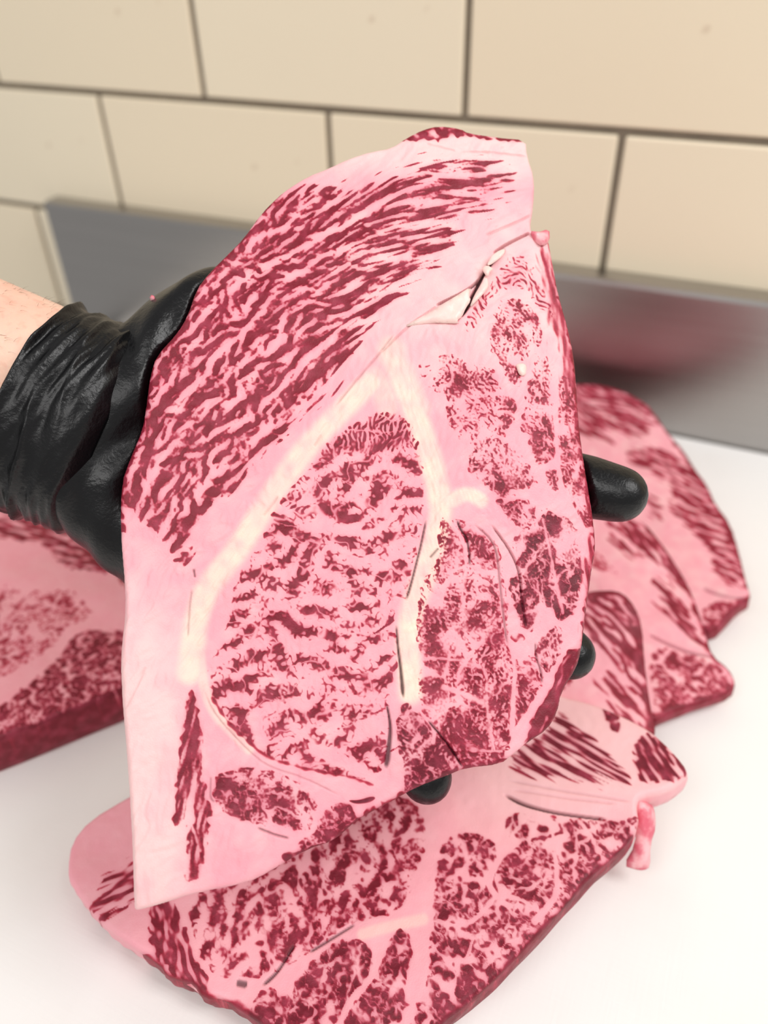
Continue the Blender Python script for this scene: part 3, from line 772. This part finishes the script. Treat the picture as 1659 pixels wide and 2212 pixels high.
# ------------------------------------------------------------------ steak meshes from the fields
from mathutils.geometry import delaunay_2d_cdt
def build_steak(S, name, label, group, thick, rnd=2.4, lean_side=.25, back_in=.0, bulge=.8):
    ny, nx = S.shape; st = S.step
    cm = S.dout > 0
    cell = cm[:-1, :-1] | cm[1:, :-1] | cm[:-1, 1:] | cm[1:, 1:]
    used = np.zeros(S.shape, bool)
    for a in (slice(0, -1), slice(1, None)):
        for b in (slice(0, -1), slice(1, None)):
            used[a, b] |= cell
    gy, gx = np.gradient(S.dout, st * 1000)
    gl = np.hypot(gx, gy) + 1e-9; gx /= gl; gy /= gl
    d = S.dout.copy()
    mv = np.where(d < 0, -d, 0) / 1000
    X = S.X + gx * mv; Y = S.Y + gy * mv
    d = np.clip(d, 0, None)
    drop = np.where(d < rnd, rnd - np.sqrt(np.clip(rnd ** 2 - (rnd - d) ** 2, 0, None)), 0)
    h = (S.relief * sstep(-.5, 2.0, d) - drop * .9) / 1000
    idx = np.full(S.shape, -1); idx[used] = np.arange(used.sum())
    ux, uy = X[used], Y[used]
    V = S.world(ux, uy, h[used])
    jj, ii = np.nonzero(cell)
    F = np.column_stack([idx[jj, ii], idx[jj + 1, ii], idx[jj + 1, ii + 1], idx[jj, ii + 1]])
    flab = np.maximum(S.label[jj, ii], 0)
    S.near = S.N_blur(sstep(-.3, .3, S.lean))
    attrs = {k: getattr(S, k)[used] for k in ('lean', 'cream', 'deep', 'dark', 'pale', 'near')}
    # vertex normals of the whole face
    fn = np.cross(V[F[:, 2]] - V[F[:, 0]], V[F[:, 3]] - V[F[:, 1]])
    NV = np.zeros_like(V)
    for c in range(4): np.add.at(NV, F[:, c], fn)
    NV /= np.linalg.norm(NV, axis=1)[:, None] + 1e-20
    if (NV @ S.n).mean() < 0: NV = -NV; F = F[:, ::-1]
    # boundary loop
    E = np.concatenate([F[:, [0, 1]], F[:, [1, 2]], F[:, [2, 3]], F[:, [3, 0]]])
    key = np.sort(E, 1); key = key[:, 0].astype(np.int64) * len(V) + key[:, 1]
    u, first, cnt = np.unique(key, return_index=True, return_counts=True)
    B = E[first[cnt == 1]]
    bv = np.unique(B); bid = np.full(len(V), -1); bid[bv] = np.arange(len(bv))
    ox, oy = -gx[used][bv], -gy[used][bv]
    rng = np.random.default_rng(5)
    K = max(3, int(thick / .0016))
    rings = []
    bx, by = ux[bv], uy[bv]; bh = h[used][bv]
    wv = np.sin(bx * 310 + by * 190) * .5 + np.sin(bx * 120 - by * 260 + 2) * .5
    for k in range(1, K + 1):
        f = k / K
        out = (bulge * math.sin(math.pi * min(1, f * 1.05)) * (1 + .7 * wv * f) - back_in * f ** 2 - .8 * max(0, f - .85) / .15) / 1000
        jit = np.sin(bx * 700 + by * 620 + f * 9) * .00018 * math.sin(math.pi * f)
        rings.append(S.world(bx + ox * (out + jit), by + oy * (out + jit), bh * (1 - f) - thick * f))
    nB = len(bv)
    SV = np.concatenate([V[bv]] + rings)
    SF = []
    a, b = bid[B[:, 0]], bid[B[:, 1]]
    for k in range(K):
        SF.append(np.column_stack([b + k * nB, a + k * nB, a + (k + 1) * nB, b + (k + 1) * nB]))
    SF = np.concatenate(SF)
    sat = {}
    for k2, v in attrs.items():
        base = v[bv]
        if k2 == 'lean':
            r = [base]
            for k in range(1, K + 1):
                f = k / K
                r.append(base * (1 - f * .6) + lean_side * f + .35 * np.sin(bx * 260 + by * 330 + f * 2.5) * f + .2 * np.sin(bx * 900 - by * 700 + f * 5))
            sat[k2] = np.concatenate(r)
        elif k2 == 'deep': sat[k2] = np.concatenate([base] + [base * .6] * K)
        else: sat[k2] = np.concatenate([base] + [base * .5] * K)
    # underside
    g = max(1, int(round(.004 / st)))
    sel = (S.dout[::g, ::g] > 2.5)
    pin = np.column_stack([S.X[::g, ::g][sel], S.Y[::g, ::g][sel]])
    lastring = np.column_stack([bx - ox * (back_in + .8) / 1000, by - oy * (back_in + .8) / 1000])
    P2 = np.concatenate([lastring, pin])
    cv, ce, cf, ov, oe, of = delaunay_2d_cdt([Vector(p) for p in P2], [(int(x), int(y)) for x, y in zip(a, b)], [], 1, 1e-6)
    cv = np.array([(p.x, p.y) for p in cv])
    UV_ = S.world(cv[:, 0], cv[:, 1], -thick)
    UF = np.array([list(t) for t in cf if len(t) == 3])
    # ---- objects
    base = S.o - S.n * thick
    root = empty(name, base.tolist())
    tag(root, label, 'steak', group)
    def part(pname, Vp, Fq, at, NVp=None):
        me = mesh_np(pname, Vp - base, Fq)
        for k2, v in at.items():
            A = me.attributes.new(k2, 'FLOAT', 'POINT'); A.data.foreach_set('value', np.asarray(v, np.float32))
        if NVp is not None: me.normals_split_custom_set_from_vertices(NVp.tolist())
        return obj(pname, me, M_meat, root)
    for li, nm in enumerate(S.names):
        fs = F[flab == li]
        if not len(fs): continue
        vi = np.unique(fs); rm = np.full(len(V), -1); rm[vi] = np.arange(len(vi))
        part('fat_body' if li == 0 else nm, V[vi], rm[fs], {k2: v[vi] for k2, v in attrs.items()}, NV[vi])
    part('cut_edge', SV, SF, sat)
    flat = {k2: np.full(len(UV_), {'lean': .35, 'deep': .3, 'pale': .2}.get(k2, 0.0)) for k2 in attrs}
    rr = np.sin(cv[:, 0] * 150) + np.sin(cv[:, 1] * 170 + cv[:, 0] * 60)
    flat['lean'] = .3 * rr
    part('underside', UV_, UF, flat)
    S.root, S.base = root, base
    return root

held = held_fields(.00035)
build_steak(held, 'held_steak', 'thick marbled raw beef steak held up by the black-gloved hand', 'marbled beef steaks', .017, lean_side=.3, back_in=3.0)
front = front_fields(.0005)
build_steak(front, 'steak', 'marbled raw steak lying nearest on the board, below the held one', 'marbled beef steaks', .0165, lean_side=.7)
stripe = stripe_fields(.0008)
build_steak(stripe, 'steak', 'striped raw steak slice topmost of the fan, right beside the small gloved fingertip', 'marbled beef steaks', .013, lean_side=.9)
middle = middle_fields(.0007)
build_steak(middle, 'steak', 'raw steak in the middle of the fan with a pointed tip on the board', 'marbled beef steaks', .0100, lean_side=.9)
back = back_fields(.0008)
build_steak(back, 'steak', 'raw steak farthest back in the fan, against the steel backsplash', 'marbled beef steaks', .0125, lean_side=.9)
left = left_fields(.0007)
build_steak(left, 'steak', 'shaded thick raw steak at the left under the gloved wrist', 'marbled beef steaks', .025, lean_side=1.0)
# ------------------------------------------------------------------ arm and gloved hand
DEP = .312
def P3(px, py, d): return Vector(at_d(px, py, d))
def hand_chains():
    ax = np.array([.934, .358])
    ch = []
    # forearm and wrist: two strands side by side make the flattened section
    for sgn, rr in ((-1, 1), (1, 1)):
        def q(s, off): return (91 + ax[0] * s - ax[1] * off * sgn, 884 + ax[1] * s + ax[0] * off * sgn)
        ch.append([(*q(-620, 80), .33, .034), (*q(-300, 80), .318, .031), (*q(-40, 84), DEP, .0275), (*q(70, 82), DEP, .0265), (*q(180, 92), DEP + .002, .0245)])
    # palm: metacarpals
    ch.append([(235, 850, DEP, .022), (430, 850, DEP + .005, .0165), (720, 925, DEP + .012, .0125)])
    ch.append([(225, 920, DEP, .022), (430, 930, DEP + .006, .0165), (690, 1035, DEP + .012, .0125)])
    ch.append([(215, 990, DEP, .022), (420, 1030, DEP + .006, .016), (630, 1130, DEP + .009, .0122)])
    ch.append([(212, 1050, DEP, .021), (338, 1182, DEP + .002, .0188), (540, 1230, DEP + .004, .0120)])
    # fingers: index, middle, ring, little
    ch.append([(720, 925, DEP + .012, .0125), (1000, 985, .322, .0118), (1185, 1032, .318, .0122), (1270, 1052, .312, .0122), (1338, 1068, .308, .0108)])
    ch.append([(690, 1035, DEP + .012, .0125), (950, 1205, .322, .0112), (1120, 1325, .318, .0106), (1232, 1414, .312, .0098)])
    ch.append([(630, 1130, DEP + .009, .0122), (790, 1400, .313, .0110), (870, 1570, .304, .0103), (922, 1681, .298, .0095)])
    ch.append([(540, 1230, DEP + .004, .0120), (600, 1410, .312, .0100), (642, 1540, .306, .0092), (668, 1620, .302, .0086)])
    # thumb
    ch.append([(300, 830, DEP, .020), (432, 690, .318, .0178), (540, 640, .324, .0135), (700, 575, .331, .0118), (810, 530, .336, .0105)])
    return ch
def blob_mesh(name, chains, shrink, voxel, smooth_it, cut=None):
    bm = bmesh.new()
    def sphere(c, r):
        bmesh.ops.create_icosphere(bm, subdivisions=3, radius=r, matrix=Matrix.Translation(c))
    for ch in chains:
        pts = [(P3(*p[:3]), p[3] - shrink) for p in ch]
        for (a, ra), (b, rb) in zip(pts[:-1], pts[1:]):
            sphere(a, ra); sphere(b, rb)
            L = (b - a).length
            if L < 1e-6: continue
            q = (b - a).to_track_quat('Z', 'Y').to_matrix().to_4x4()
            m = Matrix.Translation((a + b) / 2) @ q
            bmesh.ops.create_cone(bm, cap_ends=True, segments=28, radius1=ra, radius2=rb, depth=L, matrix=m)
    me = bpy.data.meshes.new(name); bm.to_mesh(me); bm.free()
    o = bpy.data.objects.new(name, me); COL.objects.link(o)
    rm = o.modifiers.new('remesh', 'REMESH'); rm.mode = 'VOXEL'; rm.voxel_size = voxel; rm.use_smooth_shade = True
    sm = o.modifiers.new('smooth', 'SMOOTH'); sm.iterations = smooth_it; sm.factor = .6
    dg = bpy.context.evaluated_depsgraph_get()
    out = bpy.data.meshes.new_from_object(o.evaluated_get(dg))
    bpy.data.objects.remove(o); bpy.data.meshes.remove(me)
    out.name = name
    out.polygons.foreach_set('use_smooth', np.ones(len(out.polygons), bool))
    return out
chains = hand_chains()
wrist0 = P3(91, 884, DEP); axis3 = (P3(91 + 93.4, 884 + 35.8, DEP) - wrist0).normalized()
view3 = Vector((RW @ [0, 0, 1]).tolist()); view3 = (view3 - axis3 * view3.dot(axis3)).normalized()
side3 = axis3.cross(view3).normalized()              # points down in the picture or up
if side3.z > 0: side3 = -side3
def press(me, clear):
    """the soft palm and fingers lie flat against the back of the held steak"""
    co = np.empty(len(me.vertices) * 3, np.float32); me.vertices.foreach_get('co', co)
    P = co.reshape(-1, 3).astype(float)
    q = P - held.o; x, y = q @ held.ex, q @ held.ey
    h = q @ held.n - held.bend(x, y)
    sd = sdf(np.column_stack([x, y]), held.out)
    lim = -.017 - clear
    m = (sd > -.0035) & (h > lim)
    w = sstep(-.0035, .0015, sd)
    P += np.outer(np.where(m, (lim - h) * w, 0), held.n)
    me.vertices.foreach_set('co', P.astype(np.float32).ravel()); me.update()
arm_me = blob_mesh('person', chains, .0016, .0022, 14)
press(arm_me, .0018)
person = obj('person', arm_me, M_skin)
tag(person, 'bare pale forearm reaching in from the left, its hand gloved in black', 'person')
glove_me = blob_mesh('glove', chains, -.0004, .0014, 12)
# the glove ends under its cuff: drop everything up the arm
bm = bmesh.new(); bm.from_mesh(glove_me)
bmesh.ops.bisect_plane(bm, geom=bm.verts[:] + bm.edges[:] + bm.faces[:], plane_co=wrist0 + axis3 * .012, plane_no=-axis3, clear_outer=True)
# loose wrinkles near the wrist, fading towards the fingers
for v in bm.verts:
    s = (v.co - wrist0).dot(axis3)
    if s < .09:
        k = max(0, 1 - s / .09)
        a = (v.co - wrist0).dot(side3)
        v.co += v.normal * (k * .0011 * math.sin(s * 430 + 40 * a + 1.5 * math.sin(a * 90)) + k * .0009 * math.sin(s * 210 - a * 160))
bm.to_mesh(glove_me); bm.free()
press(glove_me, .0003)
glove = obj('glove', glove_me, M_glove, person)
tag(glove, 'black nitrile glove')
# cuff: gathered ring folds with a rolled bead
def cuff():
    ns, na = 64, 120; V, F = [], []
    for i in range(ns + 1):
        f = i / ns; s = -.0005 + f * .034
        for j in range(na):
            a = 2 * math.pi * j / na
            ca, sa = math.cos(a), math.sin(a)
            tuck = max(0, (f - .72) / .28) ** 2; rs = .0428 - .0005 * f - .007 * tuck; rv = .0320 - .001 * f - .009 * tuck
            wob = .6 * math.sin(2 * a + 1) + .4 * math.sin(3 * a + 2.1)
            ph = f * 24 + 1.8 * wob + 1.0 * math.sin(a * 3 + f * 5) + 2.0 * f * math.sin(a + 1)
            fold = (1 - 2 * abs(math.sin(ph * .5)) ** .8) * (.6 + .4 * math.sin(a * 2 + f * 9 + .5))
            fold += .45 * math.sin(f * 47 + 2.6 * math.sin(3 * a) + 2 * a) * (.5 + .5 * math.sin(a * 3 + 2)) + .22 * math.sin(17 * a + 9 * f) * math.sin(f * 30 + 5 * a)
            amp = .0015 * (1 - .45 * f)
            bead = .0011 * math.exp(-((f - .02) / .022) ** 2)
            r_add = fold * amp + bead + .0006
            p = wrist0 + axis3 * (s + .0012 * wob * (1 - f) + .0006 * math.sin(4 * a + 9 * f)) + side3 * ca * (rs + r_add) + view3 * sa * (rv + r_add)
            V.append(p)
    for i in range(ns):
        for j in range(na):
            F.append([i * na + j, i * na + (j + 1) % na, (i + 1) * na + (j + 1) % na, (i + 1) * na + j])
    me = mesh_np('cuff', [tuple(v) for v in V], F)
    return me
cf = obj('cuff', cuff(), M_glove, glove)
sol = cf.modifiers.new('thickness', 'SOLIDIFY'); sol.thickness = .0008; sol.offset = -1
# fine hairs on the forearm
def arm_hair():
    rh = random.Random(8); V, F = [], []
    for k in range(420):
        a = rh.gauss(math.pi, .75); s = -rh.uniform(.002, .075)
        ca, sa = math.cos(a), math.sin(a)
        rs, rv = .0405 + .03 * max(0, -s - .03) * .4, .0290
        p = wrist0 + axis3 * s + side3 * ca * rs + view3 * sa * rv
        nrm = (side3 * ca + view3 * sa).normalized()
        L = rh.uniform(.003, .0075); dirv = (nrm * .55 + axis3 * rh.uniform(.2, .9) + view3 * rh.uniform(-.4, .4)).normalized()
        w = dirv.cross(nrm).normalized() * .00006; w2 = dirv.cross(w).normalized() * .00006
        b0 = len(V)
        for t in (0, .5, 1):
            c = p + dirv * L * t + nrm * (-.35 * L * t * t); q = 1 - .85 * t
            V += [c + w * q, c - w * .5 * q + w2 * .87 * q, c - w * .5 * q - w2 * .87 * q]
        for t in (0, 1):
            for m in range(3):
                F.append([b0 + t * 3 + m, b0 + t * 3 + (m + 1) % 3, b0 + t * 3 + 3 + (m + 1) % 3, b0 + t * 3 + 3 + m])
    return mesh_np('arm_hair', [tuple(v) for v in V], F)
tag(obj('arm_hair', arm_hair(), M_hair, person), kind='stuff')

# ------------------------------------------------------------------ loose flaps, tags and crumbs
def flap(S, poly, lift, thick, name, mat, parent, curl=0.0, seed=1, base=.0):
    """torn sheet of fat lying on a steak face; lift rises from the first to the farthest point"""
    rng = random.Random(seed)
    pts = S.local(smooth_poly(poly, 1))
    lo, hi = pts.min(0), pts.max(0)
    g = max((hi - lo).max() / 16, .0006)
    xs, ys = np.meshgrid(np.arange(lo[0], hi[0], g), np.arange(lo[1], hi[1], g))
    q = np.column_stack([xs.ravel(), ys.ravel()]); q = q[sdf(q, pts) > g * .45]
    nP = len(pts)
    cv, ce, cfc, *_ = delaunay_2d_cdt([Vector(p) for p in np.concatenate([pts, q])], [(i, (i + 1) % nP) for i in range(nP)], [], 1, 1e-7)
    cv = np.array([(p.x, p.y) for p in cv])
    d = np.clip(sdf(cv, pts), 0, None)
    span = np.linalg.norm(hi - lo)
    t = np.linalg.norm(cv - pts[0], axis=1) / span
    h = base + lift * t ** 1.3 + .0005 * np.sin(cv[:, 0] * 900 + seed) * np.sin(cv[:, 1] * 800) + curl * np.sin(t * 3.0)
    top = S.world(cv[:, 0], cv[:, 1], h + np.minimum(d, thick)); bot = S.world(cv[:, 0], cv[:, 1], h - thick * .3)
    n0 = len(cv); tri = [list(f) for f in cfc]
    V = np.concatenate([top, bot]) - S.base
    F = [f[::-1] for f in tri] + [[i + n0 for i in f] for f in tri]
    cnt = {}
    for f in tri:
        for i in range(3):
            e = (f[i], f[(i + 1) % 3]); cnt[tuple(sorted(e))] = (cnt.get(tuple(sorted(e)), (0,))[0] + 1, e)
    for c, e in cnt.values():
        if c == 1: F.append([e[0], e[1], e[1] + n0, e[0] + n0])
    me = mesh_np(name, V, F)
    bm = bmesh.new(); bm.from_mesh(me); bmesh.ops.recalc_face_normals(bm, faces=bm.faces[:]); bm.to_mesh(me); bm.free()
    return obj(name, me, mat, parent)
H = held.root
tag(flap(held, C1((1275, 542), (1235, 565), (1210, 590), (1198, 622), (1225, 612), (1250, 592), (1272, 568)), .0012, .0007, 'fat_flap', M_fat, H, .0006, 1), 'torn fat flap')
flap(held, C1((1180, 625), (1200, 612), (1228, 636), (1212, 642), (1204, 668), (1190, 655)), .0014, .0006, 'fat_flap', M_fat, H, .0005, 2)
flap(held, C1((1195, 650), (1212, 690), (1195, 722), (1165, 755), (1128, 792), (1150, 735), (1178, 690)), .0010, .0007, 'fat_flap', M_fat, H, .0004, 3)
flap(held, C1((860, 862), (940, 822), (1010, 778), (1070, 745), (1140, 702), (1128, 740), (1136, 760), (1115, 790), (1102, 822), (1080, 838), (1090, 850), (1020, 845), (950, 846)), .0012, .0010, 'fat_flap', M_fat, H, .0002, 4)
flap(held, C3((838, 825), (870, 812), (905, 830), (900, 880), (880, 895), (855, 880), (845, 850)), .0004, .0008, 'fat_crumb', M_fat, H, 0, 5, .0003)
flap(held, C1((1370, 478), (1400, 482), (1448, 470), (1452, 520), (1420, 540), (1395, 520)), .0004, .0012, 'edge_flap', M_scrap, H, 0, 6, .0)
Fr = front.root
flap(front, B2((1215, 690), (1300, 690), (1330, 720), (1345, 800), (1320, 880), (1335, 975), (1300, 985), (1250, 985), (1180, 960), (1235, 880), (1225, 760)), -.022, .0022, 'hanging_fat_tag', M_scrap, Fr, 0, 7, -.004)
flap(front, B3((460, 800), (520, 800), (600, 830), (660, 870), (700, 900), (620, 925), (560, 870), (470, 838)), -.002, .0016, 'red_edge_scrap', M_scrap, Fr, 0, 8, -.003)
def crumb(px, py, d, r, mat, label, cat, seed):
    bm = bmesh.new(); bmesh.ops.create_icosphere(bm, subdivisions=2, radius=r)
    rg = random.Random(seed)
    for v in bm.verts: v.co *= 1 + rg.uniform(-.25, .25); v.co.y *= .7
    me = bpy.data.meshes.new('scrap'); bm.to_mesh(me); bm.free()
    o = obj('meat_scrap', me, mat); o.location = P3(px, py, d)
    me.polygons.foreach_set('use_smooth', np.ones(len(me.polygons), bool))
    return tag(o, label, cat)
sc = crumb(322, 640, .314, .0011, M_scrap, 'tiny red meat scrap stuck on top of the black glove', 'meat scrap', 1)
from mathutils.bvhtree import BVHTree
_bv = BVHTree.FromPolygons([v.co for v in glove_me.vertices], [list(p.vertices) for p in glove_me.polygons])
_hit = _bv.find_nearest(P3(326, 640, .306))
sc.location = _hit[0] + _hit[1] * .0004
